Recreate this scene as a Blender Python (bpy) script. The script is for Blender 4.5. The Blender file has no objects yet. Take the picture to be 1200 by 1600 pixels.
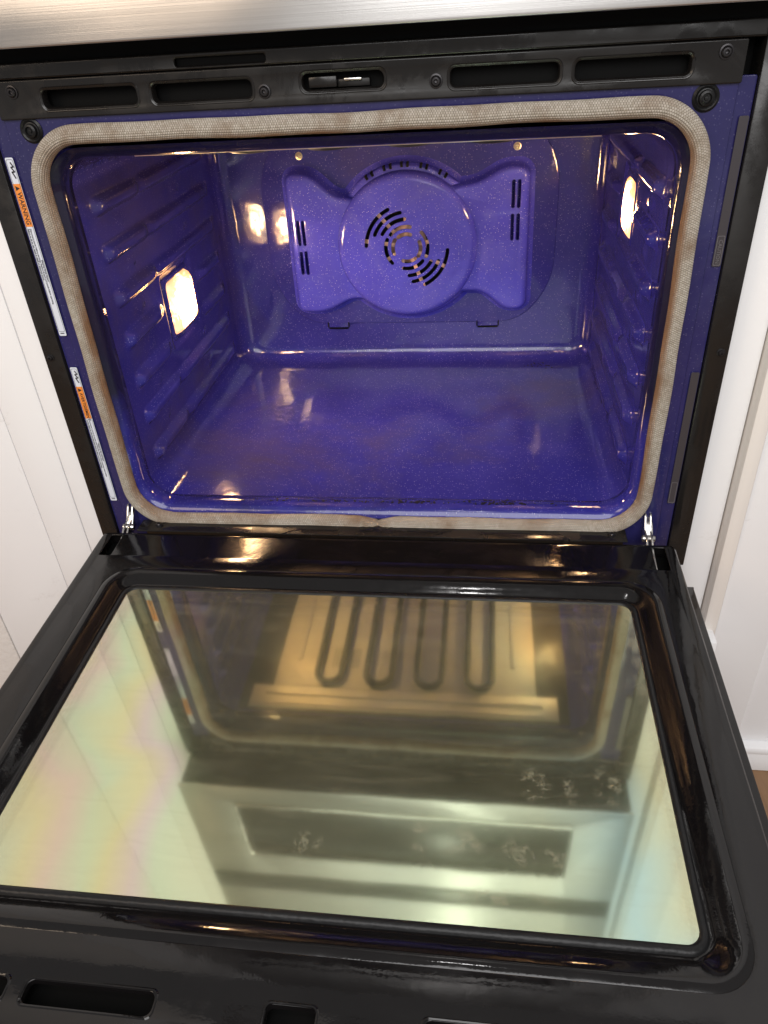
import bpy, bmesh, math, random
from mathutils import Vector, Matrix
random.seed(7)
R = math.radians
sc = bpy.context.scene
col = sc.collection

# ------------------------------------------------------------------ camera, world, lamps, exposure
cd = bpy.data.cameras.new('camera'); cam = bpy.data.objects.new('camera', cd); col.objects.link(cam)
cd.sensor_fit = 'VERTICAL'; cd.sensor_height = 24.0; cd.lens = 24.0 * 1173.0 / 1600.0
cd.clip_start = 0.01; cd.clip_end = 100
RM = Matrix(((0.991796, -0.018663, 0.126461), (0.114949, 0.563006, -0.818420), (-0.055924, 0.826242, 0.560532)))
M4 = RM.to_4x4(); M4.translation = Vector((0.1262, -0.7728, 0.0325)); cam.matrix_world = M4
sc.camera = cam

w = bpy.data.worlds.new('World'); sc.world = w; w.use_nodes = True
bg = w.node_tree.nodes['Background']; bg.inputs[0].default_value = (1.0, 0.97, 0.955, 1); bg.inputs[1].default_value = 0.42

def area(name, loc, target, size, power, color, size_y=None, shape='DISK'):
    l = bpy.data.lights.new(name, 'AREA'); l.shape = shape; l.size = size
    if size_y: l.shape = 'RECTANGLE'; l.size_y = size_y
    l.energy = power; l.color = color
    o = bpy.data.objects.new(name, l); col.objects.link(o)
    o.location = loc; o.rotation_euler = (Vector(target) - Vector(loc)).to_track_quat('-Z', 'Y').to_euler()
    return o
area('ceiling_lamp', (0.10, -0.75, 1.44), (0.05, -0.1, -0.5), 0.10, 1.9, (1.0, 0.98, 0.97))
area('room_fill', (0.25, -2.1, 1.08), (0.0, 0.0, -0.55), 2.0, 58, (1.0, 0.99, 0.985))  # added soft fill for the room's general light, out of view
area('warm_lamp', (-1.05, -1.40, 0.62), (-0.35, 0.0, -0.4), 0.7, 7.5, (1.0, 0.78, 0.58))

sc.view_settings.view_transform = 'Standard'; sc.view_settings.look = 'None'
sc.view_settings.exposure = 0.0; sc.view_settings.gamma = 1.0
sc.render.engine = 'CYCLES'
sc.cycles.use_denoising = True
sc.cycles.max_bounces = 10; sc.cycles.glossy_bounces = 6; sc.cycles.transparent_max_bounces = 10
sc.cycles.sample_clamp_indirect = 6.0

# ------------------------------------------------------------------ materials
def new_mat(name):
    m = bpy.data.materials.new(name); m.use_nodes = True
    nt = m.node_tree; b = nt.nodes['Principled BSDF']
    return m, nt, b
def N(nt, t, **kw):
    n = nt.nodes.new(t)
    for k, v in kw.items():
        if k.startswith('i_'): n.inputs[k[2:].replace('_', ' ')].default_value = v
        else: setattr(n, k, v)
    return n
def noise(nt, scale, detail=3.0, rough=0.55, vec=None, dist=0.0):
    n = nt.nodes.new('ShaderNodeTexNoise'); n.inputs['Scale'].default_value = scale
    n.inputs['Detail'].default_value = detail; n.inputs['Roughness'].default_value = rough
    n.inputs['Distortion'].default_value = dist
    if vec: nt.links.new(vec, n.inputs['Vector'])
    return n.outputs['Fac']
def ramp(nt, fac, stops):
    r = nt.nodes.new('ShaderNodeValToRGB'); e = r.color_ramp.elements
    while len(e) < len(stops): e.new(0.5)
    for i, (p, c) in enumerate(stops):
        e[i].position = p; e[i].color = (c[0], c[1], c[2], 1) if not isinstance(c, (int, float)) else (c, c, c, 1)
    nt.links.new(fac, r.inputs[0]); return r.outputs[0]
def mix(nt, fac, a, b, mode='MIX'):
    m = nt.nodes.new('ShaderNodeMix'); m.data_type = 'RGBA'; m.blend_type = mode
    for v, s in ((fac, 0), (a, 6), (b, 7)):
        if isinstance(v, (int, float)): m.inputs[s].default_value = v
        elif isinstance(v, tuple): m.inputs[s].default_value = (*v, 1)
        else: nt.links.new(v, m.inputs[s])
    return m.outputs[2]
def math_(nt, op, a, b=None):
    m = nt.nodes.new('ShaderNodeMath'); m.operation = op
    for i, v in enumerate((a, b)):
        if v is None: continue
        if isinstance(v, (int, float)): m.inputs[i].default_value = v
        else: nt.links.new(v, m.inputs[i])
    return m.outputs[0]
def bump(nt, b, h, strength, dist, normal=None):
    n = nt.nodes.new('ShaderNodeBump'); n.inputs['Strength'].default_value = strength; n.inputs['Distance'].default_value = dist
    nt.links.new(h, n.inputs['Height'])
    if normal: nt.links.new(normal, n.inputs['Normal'])
    nt.links.new(n.outputs[0], b.inputs['Normal']); return n.outputs[0]
def objc(nt): return nt.nodes.new('ShaderNodeTexCoord').outputs['Object']

def m_simple(name, c, rough=0.4, metal=0.0, spec=0.5, coat=0.0, wear=0.0, bumpy=0.0, bscale=60):
    m, nt, b = new_mat(name)
    b.inputs['Base Color'].default_value = (*c, 1); b.inputs['Roughness'].default_value = rough
    b.inputs['Metallic'].default_value = metal; b.inputs['Specular IOR Level'].default_value = spec
    b.inputs['Coat Weight'].default_value = coat; b.inputs['Coat Roughness'].default_value = 0.08
    v = objc(nt)
    if wear:
        f = noise(nt, 14, 5, 0.6, v)
        rr = ramp(nt, f, [(0.3, rough * (1 - wear)), (0.7, min(1, rough * (1 + wear)))])
        nt.links.new(rr, b.inputs['Roughness'])
    if bumpy: bump(nt, b, noise(nt, bscale, 2, 0.5, v), bumpy, 0.002)
    return m

def m_enamel(name, base, speck=0.6, rough=0.075, soot_shade=0.62, haze=0.1, dark_z=0.34, dark_k=0.28, soot_shade_col=(0.062, 0.046, 0.05)):
    m, nt, b = new_mat(name); v = objc(nt)
    # pale flecks of the porcelain coat
    vo = nt.nodes.new('ShaderNodeTexVoronoi'); vo.inputs['Scale'].default_value = 420; nt.links.new(v, vo.inputs['Vector'])
    d = ramp(nt, vo.outputs['Distance'], [(0.16, 1.0), (0.30, 0.0)])
    sepc = nt.nodes.new('ShaderNodeSeparateColor'); nt.links.new(vo.outputs['Color'], sepc.inputs[0])
    pick = ramp(nt, sepc.outputs[0], [(0.5, 0.0), (1.0, 1.0)])
    fl = math_(nt, 'MULTIPLY', d, pick); fl = math_(nt, 'MULTIPLY', fl, speck)
    tone = ramp(nt, noise(nt, 5, 5, 0.6, v), [(0.3, tuple(c * 0.8 for c in base)), (0.7, tuple(min(1, c * 1.2) for c in base))])
    c = mix(nt, fl, tone, (0.45, 0.43, 0.62))
    hz = ramp(nt, noise(nt, 9, 7, 0.7, v, 0.8), [(0.5, 0.0), (0.78, haze)])
    c = mix(nt, hz, c, (0.42, 0.40, 0.50))
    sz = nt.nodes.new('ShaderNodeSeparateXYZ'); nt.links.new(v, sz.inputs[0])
    height_dark = math_(nt, 'MULTIPLY', math_(nt, 'ADD', sz.outputs[2], dark_z), dark_k)      # darker towards the top; on the lip this paints in its shade
    so = ramp(nt, math_(nt, 'ADD', noise(nt, 3.3, 8, 0.66, v, 0.4), math_(nt, 'MAXIMUM', height_dark, 0.0)), [(0.52, 0.0), (0.72, soot_shade)])
    c = mix(nt, so, c, soot_shade_col)
    nt.links.new(c, b.inputs['Base Color'])
    nt.links.new(ramp(nt, noise(nt, 22, 6, 0.65, v), [(0.3, rough * 0.6), (0.75, rough * 2.2)]), b.inputs['Roughness'])
    b.inputs['Specular IOR Level'].default_value = 0.5
    b1 = nt.nodes.new('ShaderNodeBump'); b1.inputs['Strength'].default_value = 0.25; b1.inputs['Distance'].default_value = 0.004
    nt.links.new(noise(nt, 26, 2, 0.5, v), b1.inputs['Height'])
    bump(nt, b, noise(nt, 420, 2, 0.5, v), 0.12, 0.0006, b1.outputs[0])
    return m

BLUE = (0.0245, 0.0225, 0.205)
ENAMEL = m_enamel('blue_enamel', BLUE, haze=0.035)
ENAMEL_COVER = m_enamel('blue_enamel_cover', (0.055, 0.056, 0.48), 0.9, 0.09, 0.05, 0.12)  # lighter copy of the blue enamel, paints in the cover's brighter lighting
ENAMEL_FRONT = m_enamel('blue_enamel_front', (0.019, 0.0175, 0.085), 0.15, 0.10, 0.1, 0.05)
ENAMEL_LIP = m_enamel('shaded_lip_enamel', BLUE, 0.4, 0.08, 0.94, 0.03, 0.425, 3.0, (0.011, 0.009, 0.020))  # lip's shade painted in: near-black above, blue along the bottom

def m_black(name, c=(0.0045, 0.004, 0.0042), rough=0.09, smear=0.3):
    m, nt, b = new_mat(name); v = objc(nt)
    sm = ramp(nt, noise(nt, 7, 6, 0.62, v, 1.2), [(0.45, 0.0), (0.75, smear)])
    nt.links.new(mix(nt, sm, c, (0.010, 0.009, 0.0092)), b.inputs['Base Color'])
    nt.links.new(ramp(nt, noise(nt, 8, 6, 0.62, v, 1.4), [(0.36, rough * 0.5), (0.48, rough * 0.8), (0.56, rough * 1.6), (0.75, rough * 2.2)]), b.inputs['Roughness'])
    b.inputs['Specular IOR Level'].default_value = 0.38
    b1 = nt.nodes.new('ShaderNodeBump'); b1.inputs['Strength'].default_value = 0.10; b1.inputs['Distance'].default_value = 0.003
    nt.links.new(noise(nt, 40, 2, 0.5, v), b1.inputs['Height'])
    bump(nt, b, noise(nt, 500, 1, 0.5, v), 0.06, 0.0005, b1.outputs[0])
    return m
BLACK = m_black('black_enamel')
BLACK_SATIN = m_black('black_satin', (0.011, 0.0098, 0.0092), 0.24, 0.3)
DARK = m_simple('dark_void', (0.003, 0.003, 0.003), 0.6, spec=0.1)
RUBBER = m_simple('black_seal', (0.007, 0.007, 0.0075), 0.38, spec=0.25, bumpy=0.3, bscale=180)
SCREW = m_simple('dark_screw', (0.035, 0.033, 0.035), 0.3, metal=0.7, bumpy=0.2)
CHROME = m_simple('zinc_steel', (0.62, 0.60, 0.58), 0.22, metal=1.0, wear=0.4, bumpy=0.2)
BRASS = m_simple('pale_brass', (0.75, 0.62, 0.42), 0.3, metal=1.0, bumpy=0.3)
COPPER = m_simple('warm_fan_steel', (0.62, 0.40, 0.27), 0.4, metal=0.4, wear=0.4)
BAFFLE = m_simple('pale_broiler_steel', (0.70, 0.60, 0.48), 0.45, metal=0.55, wear=0.3, bumpy=0.2, bscale=25)
ELEMENT = m_simple('broiler_tube', (0.032, 0.029, 0.025), 0.5, metal=0.3, wear=0.3)
WHITE = m_simple('white_paint', (0.76, 0.755, 0.755), 0.42, bumpy=0.12, bscale=90)
WARMLIT = m_simple('warm_lit_paint', (0.78, 0.73, 0.68), 0.45)  # white edge strip with its warm light painted into the colour
LABELW = m_simple('label_paper', (0.60, 0.63, 0.70), 0.35)
LABELO = m_simple('label_orange', (0.75, 0.24, 0.04), 0.35)
LABELD = m_simple('label_grey', (0.042, 0.037, 0.042), 0.28)
LABELDL = m_simple('label_grey_line', (0.12, 0.11, 0.12), 0.35)
INK = m_simple('label_ink', (0.015, 0.013, 0.016), 0.5)
GLASSBLACK = m_simple('black_window_glass', (0.008, 0.008, 0.008), 0.28, spec=0.5)
ROOF = m_simple('dark_roof', (0.045, 0.037, 0.033), 0.4, wear=0.4, bumpy=0.2)  # dark grey-brown panel colour, covers the blue cavity ceiling

def m_wall():
    m, nt, b = new_mat('orange_peel_wall'); v = objc(nt)
    b.inputs['Base Color'].default_value = (0.74, 0.71, 0.68, 1); b.inputs['Roughness'].default_value = 0.6
    bump(nt, b, noise(nt, 130, 3, 0.5, v), 0.35, 0.003)
    return m
WALL = m_wall()

def m_cab():
    m, nt, b = new_mat('white_cabinet_paint'); v = objc(nt)
    sc_ = ramp(nt, noise(nt, 14, 9, 0.75, v, 0.8), [(0.61, 0.0), (0.74, 0.5)])
    nt.links.new(mix(nt, sc_, (0.83, 0.825, 0.83), (0.56, 0.53, 0.51)), b.inputs['Base Color'])
    b.inputs['Roughness'].default_value = 0.4
    bump(nt, b, noise(nt, 60, 3, 0.5, v), 0.10, 0.002)
    return m
CAB = m_cab()

def m_steel():
    m, nt, b = new_mat('brushed_stainless'); v = objc(nt)
    mp = nt.nodes.new('ShaderNodeMapping'); mp.inputs['Scale'].default_value = (3.0, 1.0, 900.0); nt.links.new(v, mp.inputs[0])
    f = noise(nt, 1.0, 3, 0.6, mp.outputs[0])
    mp2 = nt.nodes.new('ShaderNodeMapping'); mp2.inputs['Scale'].default_value = (26.0, 1.0, 1.5); nt.links.new(v, mp2.inputs[0])
    f2 = noise(nt, 1.0, 4, 0.6, mp2.outputs[0])
    c = ramp(nt, f, [(0.3, (0.43, 0.422, 0.41)), (0.7, (0.51, 0.50, 0.49))])
    c = mix(nt, ramp(nt, f2, [(0.4, 0.0), (0.7, 0.25)]), c, (0.50, 0.48, 0.46))
    nt.links.new(c, b.inputs['Base Color']); b.inputs['Metallic'].default_value = 1.0
    b.inputs['Roughness'].default_value = 0.30; b.inputs['Anisotropic'].default_value = 0.7; b.inputs['Anisotropic Rotation'].default_value = 0.25
    t = nt.nodes.new('ShaderNodeTangent'); t.direction_type = 'UV_MAP'; t.uv_map = 'UVMap'
    nt.links.new(t.outputs[0], b.inputs['Tangent'])
    b1 = nt.nodes.new('ShaderNodeBump'); b1.inputs['Strength'].default_value = 0.08; b1.inputs['Distance'].default_value = 0.001
    nt.links.new(f, b1.inputs['Height'])
    bump(nt, b, noise(nt, 5, 2, 0.5, v), 0.25, 0.01, b1.outputs[0])
    return m
STEEL = m_steel()

def m_gasket():
    m, nt, b = new_mat('woven_glassfibre'); uv = nt.nodes.new('ShaderNodeTexCoord').outputs['UV']; v = objc(nt)
    br = nt.nodes.new('ShaderNodeTexBrick'); nt.links.new(uv, br.inputs['Vector'])
    br.inputs['Scale'].default_value = 1.0; br.inputs['Brick Width'].default_value = 0.0023; br.inputs['Row Height'].default_value = 1 / 22
    br.inputs['Mortar Size'].default_value = 0.0004; br.inputs['Mortar Smooth'].default_value = 0.6; br.offset = 0.5
    br.inputs['Color1'].default_value = (0.44, 0.40, 0.345, 1); br.inputs['Color2'].default_value = (0.32, 0.285, 0.235, 1)
    br.inputs['Mortar'].default_value = (0.13, 0.105, 0.08, 1)
    st = ramp(nt, noise(nt, 17, 7, 0.66, v, 0.5), [(0.46, 0.0), (0.70, 0.85)])
    c = mix(nt, st, br.outputs['Color'], (0.16, 0.10, 0.06))
    # the side facing the cavity is scorched brown
    sep = nt.nodes.new('ShaderNodeSeparateXYZ'); nt.links.new(uv, sep.inputs[0])
    inn = ramp(nt, sep.outputs[1], [(0.30, 0.0), (0.40, 1.0), (0.62, 1.0), (0.72, 0.0)])
    inn = math_(nt, 'MULTIPLY', inn, ramp(nt, noise(nt, 11, 5, 0.6, v), [(0.35, 0.1), (0.60, 0.9)]))
    so_ = nt.nodes.new('ShaderNodeSeparateXYZ'); nt.links.new(v, so_.inputs[0])
    inn = math_(nt, 'MULTIPLY', inn, ramp(nt, math_(nt, 'ADD', so_.outputs[2], 1.0), [(0.495, 0.12), (0.54, 1.0)]))
    c = mix(nt, inn, c, (0.17, 0.085, 0.04))
    nt.links.new(c, b.inputs['Base Color']); b.inputs['Roughness'].default_value = 0.75
    b.inputs['Specular IOR Level'].default_value = 0.25
    bump(nt, b, br.outputs['Fac'], -0.6, 0.0012)
    return m
GASKET = m_gasket()

def m_pane(top):
    m, nt, b = new_mat('coated_glass' if top else 'coated_glass_lower'); v = objc(nt)
    nt.nodes.remove(b); out = nt.nodes['Material Output']
    # thin-film tint of the coating; its bands also paint in reflected light patterns
    sx = nt.nodes.new('ShaderNodeSeparateXYZ'); nt.links.new(v, sx.inputs[0])
    t = math_(nt, 'ADD', math_(nt, 'MULTIPLY', sx.outputs[0], 0.96), math_(nt, 'MULTIPLY', sx.outputs[1], 0.29))
    t = math_(nt, 'DIVIDE', math_(nt, 'ADD', t, 0.42), 0.60)
    t = math_(nt, 'ADD', t, math_(nt, 'MULTIPLY', math_(nt, 'SUBTRACT', noise(nt, 4.5, 2, 0.5, v, 0.8), 0.5), 0.26))
    tint = ramp(nt, t, [(0.02, (0.76, 0.85, 0.60)), (0.07, (0.84, 0.80, 0.48)), (0.12, (0.84, 0.71, 0.60)), (0.165, (0.72, 0.85, 0.58)), (0.21, (0.83, 0.80, 0.46)), (0.255, (0.80, 0.70, 0.66)), (0.30, (0.71, 0.84, 0.58)), (0.36, (0.76, 0.80, 0.54)), (0.55, (0.68, 0.77, 0.56)), (0.76, (0.72, 0.82, 0.58)), (0.86, (0.58, 0.82, 0.77)), (0.95, (0.78, 0.82, 0.54))])
    g = nt.nodes.new('ShaderNodeBsdfAnisotropic'); nt.links.new(tint, g.inputs['Color']); g.inputs['Roughness'].default_value = 0.05 if top else 0.12
    bp = nt.nodes.new('ShaderNodeBump'); bp.inputs['Strength'].default_value = 0.04; bp.inputs['Distance'].default_value = 0.002
    nt.links.new(noise(nt, 12, 2, 0.5, v), bp.inputs['Height']); nt.links.new(bp.outputs[0], g.inputs['Normal'])
    mx = nt.nodes.new('ShaderNodeMixShader')
    if top:
        tr = nt.nodes.new('ShaderNodeBsdfTransparent'); tr.inputs[0].default_value = (0.90, 0.91, 0.86, 1)
        mx.inputs[0].default_value = 0.62; nt.links.new(tr.outputs[0], mx.inputs[1])
    else:
        df = nt.nodes.new('ShaderNodeBsdfDiffuse'); df.inputs[0].default_value = (0.02, 0.02, 0.016, 1)
        mx.inputs[0].default_value = 0.8; nt.links.new(df.outputs[0], mx.inputs[1])
    nt.links.new(g.outputs[0], mx.inputs[2]); last = mx.outputs[0]
    if top:
        # baked-on film and dried smears
        def blot(cx, cy, rx, ry):
            sub = nt.nodes.new('ShaderNodeVectorMath'); sub.operation = 'SUBTRACT'; nt.links.new(v, sub.inputs[0]); sub.inputs[1].default_value = (cx, cy, 0)
            ml = nt.nodes.new('ShaderNodeVectorMath'); ml.operation = 'MULTIPLY'; nt.links.new(sub.outputs[0], ml.inputs[0]); ml.inputs[1].default_value = (1 / rx, 1 / ry, 0)
            ln = nt.nodes.new('ShaderNodeVectorMath'); ln.operation = 'LENGTH'; nt.links.new(ml.outputs[0], ln.inputs[0])
            return ramp(nt, ln.outputs['Value'], [(0.45, 1.0), (1.0, 0.0)])
        acc = None
        for q in BLOTS:
            s = blot(*q); acc = s if acc is None else math_(nt, 'MAXIMUM', acc, s)
        cells = math_(nt, 'MULTIPLY', ramp(nt, noise(nt, 70, 7, 0.72, v, 0.3), [(0.44, 0.0), (0.54, 1.0)]), ramp(nt, noise(nt, 420, 4, 0.7, v), [(0.36, 0.12), (0.58, 1.0)]))
        sm = math_(nt, 'MULTIPLY', acc, math_(nt, 'MULTIPLY', cells, 0.36))
        film = ramp(nt, noise(nt, 6, 5, 0.6, v, 1.0), [(0.3, 0.06), (0.7, 0.12)])
        mpw = nt.nodes.new('ShaderNodeMapping'); mpw.inputs['Scale'].default_value = (9, 70, 1); mpw.inputs['Rotation'].default_value = (0, 0, 0.25); nt.links.new(v, mpw.inputs[0])
        film = math_(nt, 'ADD', film, ramp(nt, noise(nt, 1.0, 5, 0.65, mpw.outputs[0], 0.8), [(0.50, 0.0), (0.72, 0.07)]))
        # greyish dirt along the sides
        ax = math_(nt, 'ABSOLUTE', math_(nt, 'SUBTRACT', sx.outputs[0], 0.004))
        edge = ramp(nt, math_(nt, 'MULTIPLY', ax, 3.0), [(0.80, 0.0), (0.845, 0.35)])
        edge = math_(nt, 'MULTIPLY', edge, ramp(nt, noise(nt, 45, 6, 0.7, v), [(0.35, 0.2), (0.6, 1.0)]))
        fac = math_(nt, 'MAXIMUM', math_(nt, 'MAXIMUM', sm, film), edge)
        df = nt.nodes.new('ShaderNodeBsdfDiffuse'); df.inputs[0].default_value = (0.46, 0.43, 0.29, 1)
        m2 = nt.nodes.new('ShaderNodeMixShader'); nt.links.new(fac, m2.inputs[0]); nt.links.new(last, m2.inputs[1]); nt.links.new(df.outputs[0], m2.inputs[2])
        last = m2.outputs[0]
    nt.links.new(last, out.inputs['Surface'])
    return m
BLOTS = []   # filled below, in metres on the pane

def m_bulb():
    # a halogen bulb glowing behind a moulded glass cover: hottest in the middle, orange at the rim
    m, nt, b = new_mat('lit_lamp_glass'); g = nt.nodes.new('ShaderNodeTexCoord').outputs['Generated']
    wv = noise(nt, 6, 4, 0.65, g, 0.6)
    sub = nt.nodes.new('ShaderNodeVectorMath'); sub.operation = 'SUBTRACT'; nt.links.new(g, sub.inputs[0]); sub.inputs[1].default_value = (0.5, 0.5, 0.5)
    ml = nt.nodes.new('ShaderNodeVectorMath'); ml.operation = 'MULTIPLY'; nt.links.new(sub.outputs[0], ml.inputs[0]); ml.inputs[1].default_value = (0.0, 2.0, 2.0)
    ln = nt.nodes.new('ShaderNodeVectorMath'); ln.operation = 'LENGTH'; nt.links.new(ml.outputs[0], ln.inputs[0])
    d = math_(nt, 'ADD', ln.outputs['Value'], math_(nt, 'MULTIPLY', math_(nt, 'SUBTRACT', wv, 0.5), 1.15))
    b.inputs['Base Color'].default_value = (1, 0.9, 0.75, 1); b.inputs['Roughness'].default_value = 0.15
    nt.links.new(ramp(nt, d, [(0.45, (1.0, 0.66, 0.36)), (0.8, (1.0, 0.45, 0.14))]), b.inputs['Emission Color'])
    st = ramp(nt, d, [(0.62, 1.0), (0.76, 0.10), (0.90, 0.028), (1.06, 0.012), (1.3, 0.004)])
    nt.links.new(math_(nt, 'MULTIPLY', st, 260), b.inputs['Emission Strength'])
    return m
BULB = m_bulb()

def m_wood():
    m, nt, b = new_mat('oak_floor'); v = objc(nt)
    mp = nt.nodes.new('ShaderNodeMapping'); mp.inputs['Scale'].default_value = (40, 3, 10); nt.links.new(v, mp.inputs[0])
    f = noise(nt, 1.0, 6, 0.6, mp.outputs[0], 0.6)
    nt.links.new(ramp(nt, f, [(0.3, (0.15, 0.075, 0.035)), (0.7, (0.31, 0.18, 0.09))]), b.inputs['Base Color'])
    b.inputs['Roughness'].default_value = 0.35
    return m
WOOD = m_wood()

# ------------------------------------------------------------------ mesh helpers
def link(name, me, mat, parent=None, smooth=35, label=None):
    me.name = name
    me.materials.clear(); me.materials.append(mat)
    if smooth:
        me.shade_smooth(); me.set_sharp_from_angle(angle=R(smooth))
    o = bpy.data.objects.new(name, me); col.objects.link(o)
    if parent: o.parent = parent
    if label: o['label'] = label
    return o
def from_data(vs, fs):
    me = bpy.data.meshes.new('m'); me.from_pydata([tuple(v) for v in vs], [], fs); me.update(); return me
def bm_mesh(bm):
    me = bpy.data.meshes.new('m'); bm.to_mesh(me); bm.free(); return me
def ident(x, y, z): return (x, y, z)
def box_bm(bm, x0, x1, y0, y1, z0, z1, bev=0.0, f=ident, seg=2):
    b2 = bmesh.new()
    vs = [b2.verts.new((x, y, z)) for x in (x0, x1) for y in (y0, y1) for z in (z0, z1)]
    for q in ((0, 1, 3, 2), (4, 6, 7, 5), (0, 4, 5, 1), (2, 3, 7, 6), (0, 2, 6, 4), (1, 5, 7, 3)): b2.faces.new([vs[i] for i in q])
    if bev: bmesh.ops.bevel(b2, geom=list(b2.edges), offset=bev, segments=seg, affect='EDGES', profile=0.5)
    for v in b2.verts: v.co = f(*v.co)
    bmesh.ops.recalc_face_normals(b2, faces=b2.faces)
    t = bpy.data.meshes.new('t'); b2.to_mesh(t); b2.free(); bm.from_mesh(t); bpy.data.meshes.remove(t)
def boxes(lst, bev=0.0, f=ident):
    bm = bmesh.new()
    for b in lst: box_bm(bm, *b, bev=bev, f=f)
    return bm_mesh(bm)
def rrect(x0, x1, z0, z1, r, nc=8, nh=1, nv=1):
    """rounded rectangle, counter-clockwise from the bottom left; nh / nv = pieces of the straight sides"""
    P = []
    def seg(a, b, n):
        for i in range(n): P.append((a[0] + (b[0] - a[0]) * i / n, a[1] + (b[1] - a[1]) * i / n))
    def arc(cx, cz, a0):
        for i in range(nc): a = a0 + (math.pi / 2) * i / nc; P.append((cx + r * math.cos(a), cz + r * math.sin(a)))
    seg((x0 + r, z0), (x1 - r, z0), nh); arc(x1 - r, z0 + r, -math.pi / 2)
    seg((x1, z0 + r), (x1, z1 - r), nv); arc(x1 - r, z1 - r, 0)
    seg((x1 - r, z1), (x0 + r, z1), nh); arc(x0 + r, z1 - r, math.pi / 2)
    seg((x0, z1 - r), (x0, z0 + r), nv); arc(x0 + r, z0 + r, math.pi)
    return P
def stadium(x0, x1, z0, z1, r=None, nc=6):
    return rrect(x0, x1, z0, z1, r if r else min(x1 - x0, z1 - z0) * 0.499, nc)
def loft(loops, cap_first=False, cap_last=False):
    n = len(loops[0]); vs = [p for L in loops for p in L]; fs = []
    for k in range(len(loops) - 1):
        for i in range(n):
            j = (i + 1) % n; fs.append((k * n + i, k * n + j, (k + 1) * n + j, (k + 1) * n + i))
    if cap_first: fs.append(tuple(range(n))[::-1])
    if cap_last: fs.append(tuple((len(loops) - 1) * n + i for i in range(n)))
    return from_data(vs, fs)
def join(*mes):
    bm = bmesh.new()
    for m in mes: bm.from_mesh(m); bpy.data.meshes.remove(m)
    return bm_mesh(bm)
def front(y):     # plate lying in the oven's front plane: local (x, z) and height towards the viewer
    return lambda a, b, h: (a, y - h, b)
def plate(outlines, thick, bevel, f):
    """flat sheet with holes: first outline is the rim, the others are cut-outs; edges rounded"""
    cu = bpy.data.curves.new('c', 'CURVE'); cu.dimensions = '2D'; cu.fill_mode = 'BOTH'
    cu.extrude = max(0.0, thick / 2 - bevel); cu.bevel_depth = bevel; cu.bevel_resolution = 2; cu.offset = -bevel
    for L in outlines:
        s = cu.splines.new('POLY'); s.points.add(len(L) - 1); s.use_cyclic_u = True
        for p, q in zip(s.points, L): p.co = (q[0], q[1], 0, 1)
    o = bpy.data.objects.new('c', cu); col.objects.link(o)
    dg = bpy.context.evaluated_depsgraph_get(); me = bpy.data.meshes.new_from_object(o.evaluated_get(dg))
    bpy.data.objects.remove(o); bpy.data.curves.remove(cu)
    bm = bmesh.new(); bm.from_mesh(me); bpy.data.meshes.remove(me)
    bmesh.ops.remove_doubles(bm, verts=bm.verts, dist=1e-6)
    for v in bm.verts: v.co = f(v.co.x, v.co.y, v.co.z)
    bmesh.ops.recalc_face_normals(bm, faces=bm.faces)
    return bm_mesh(bm)
def text_mesh(body, size, f, align='LEFT', bold=0.0):
    cu = bpy.data.curves.new('t', 'FONT'); cu.body = body; cu.size = size; cu.align_x = align; cu.align_y = 'CENTER'
    cu.extrude = 0.00006; cu.offset = bold; cu.resolution_u = 2
    o = bpy.data.objects.new('t', cu); col.objects.link(o)
    dg = bpy.context.evaluated_depsgraph_get(); me = bpy.data.meshes.new_from_object(o.evaluated_get(dg))
    bpy.data.objects.remove(o); bpy.data.curves.remove(cu)
    for v in me.vertices: v.co = f(v.co.x, v.co.y, v.co.z)
    me.update(); return me
def tube(path, r, n=10, closed=False):
    loops = []; m = len(path); P = [Vector(p) for p in path]
    up = None
    for i in range(m):
        a = P[(i - 1) % m] if (closed or i > 0) else P[i]; b = P[(i + 1) % m] if (closed or i < m - 1) else P[i]
        t = (b - a).normalized()
        if up is None: up = Vector((0, 0, 1)) if abs(t.z) < 0.9 else Vector((1, 0, 0))
        s = t.cross(up).normalized(); up = s.cross(t).normalized()
        loops.append([P[i] + (s * math.cos(2 * math.pi * k / n) + up * math.sin(2 * math.pi * k / n)) * r for k in range(n)])
    if closed: loops.append(loops[0])
    return loft(loops, not closed, not closed)
def lathe(prof, n, f):
    """profile of (radius, height); closed at the end"""
    loops = [[f(r * math.cos(2 * math.pi * k / n), r * math.sin(2 * math.pi * k / n), h) for k in range(n)] for r, h in prof]
    return loft(loops, False, True)
def catmull(P, n=6, closed=True):
    out = []; m = len(P)
    for i in range(m):
        p0, p1, p2, p3 = P[(i - 1) % m], P[i], P[(i + 1) % m], P[(i + 2) % m]
        for k in range(n):
            t = k / n; t2, t3 = t * t, t * t * t
            out.append(tuple(0.5 * (2 * p1[d] + (p2[d] - p0[d]) * t + (2 * p0[d] - 5 * p1[d] + 4 * p2[d] - p3[d]) * t2 + (-p0[d] + 3 * p1[d] - 3 * p2[d] + p3[d]) * t3) for d in (0, 1)))
    return out
def round_poly(P, r, n=5):
    """polygon with rounded corners; r a number or one per corner"""
    out = []; m = len(P)
    for i in range(m):
        a, b, c = Vector(P[i - 1]), Vector(P[i]), Vector(P[(i + 1) % m]); rr = r[i] if isinstance(r, (list, tuple)) else r
        d1, d2 = (a - b), (c - b); k = min(rr, d1.length * 0.48, d2.length * 0.48)
        p, q = b + d1.normalized() * k, b + d2.normalized() * k
        for j in range(n + 1):
            t = j / n; out.append(tuple((1 - t) ** 2 * p + 2 * t * (1 - t) * b + t * t * q))
    return out
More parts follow.
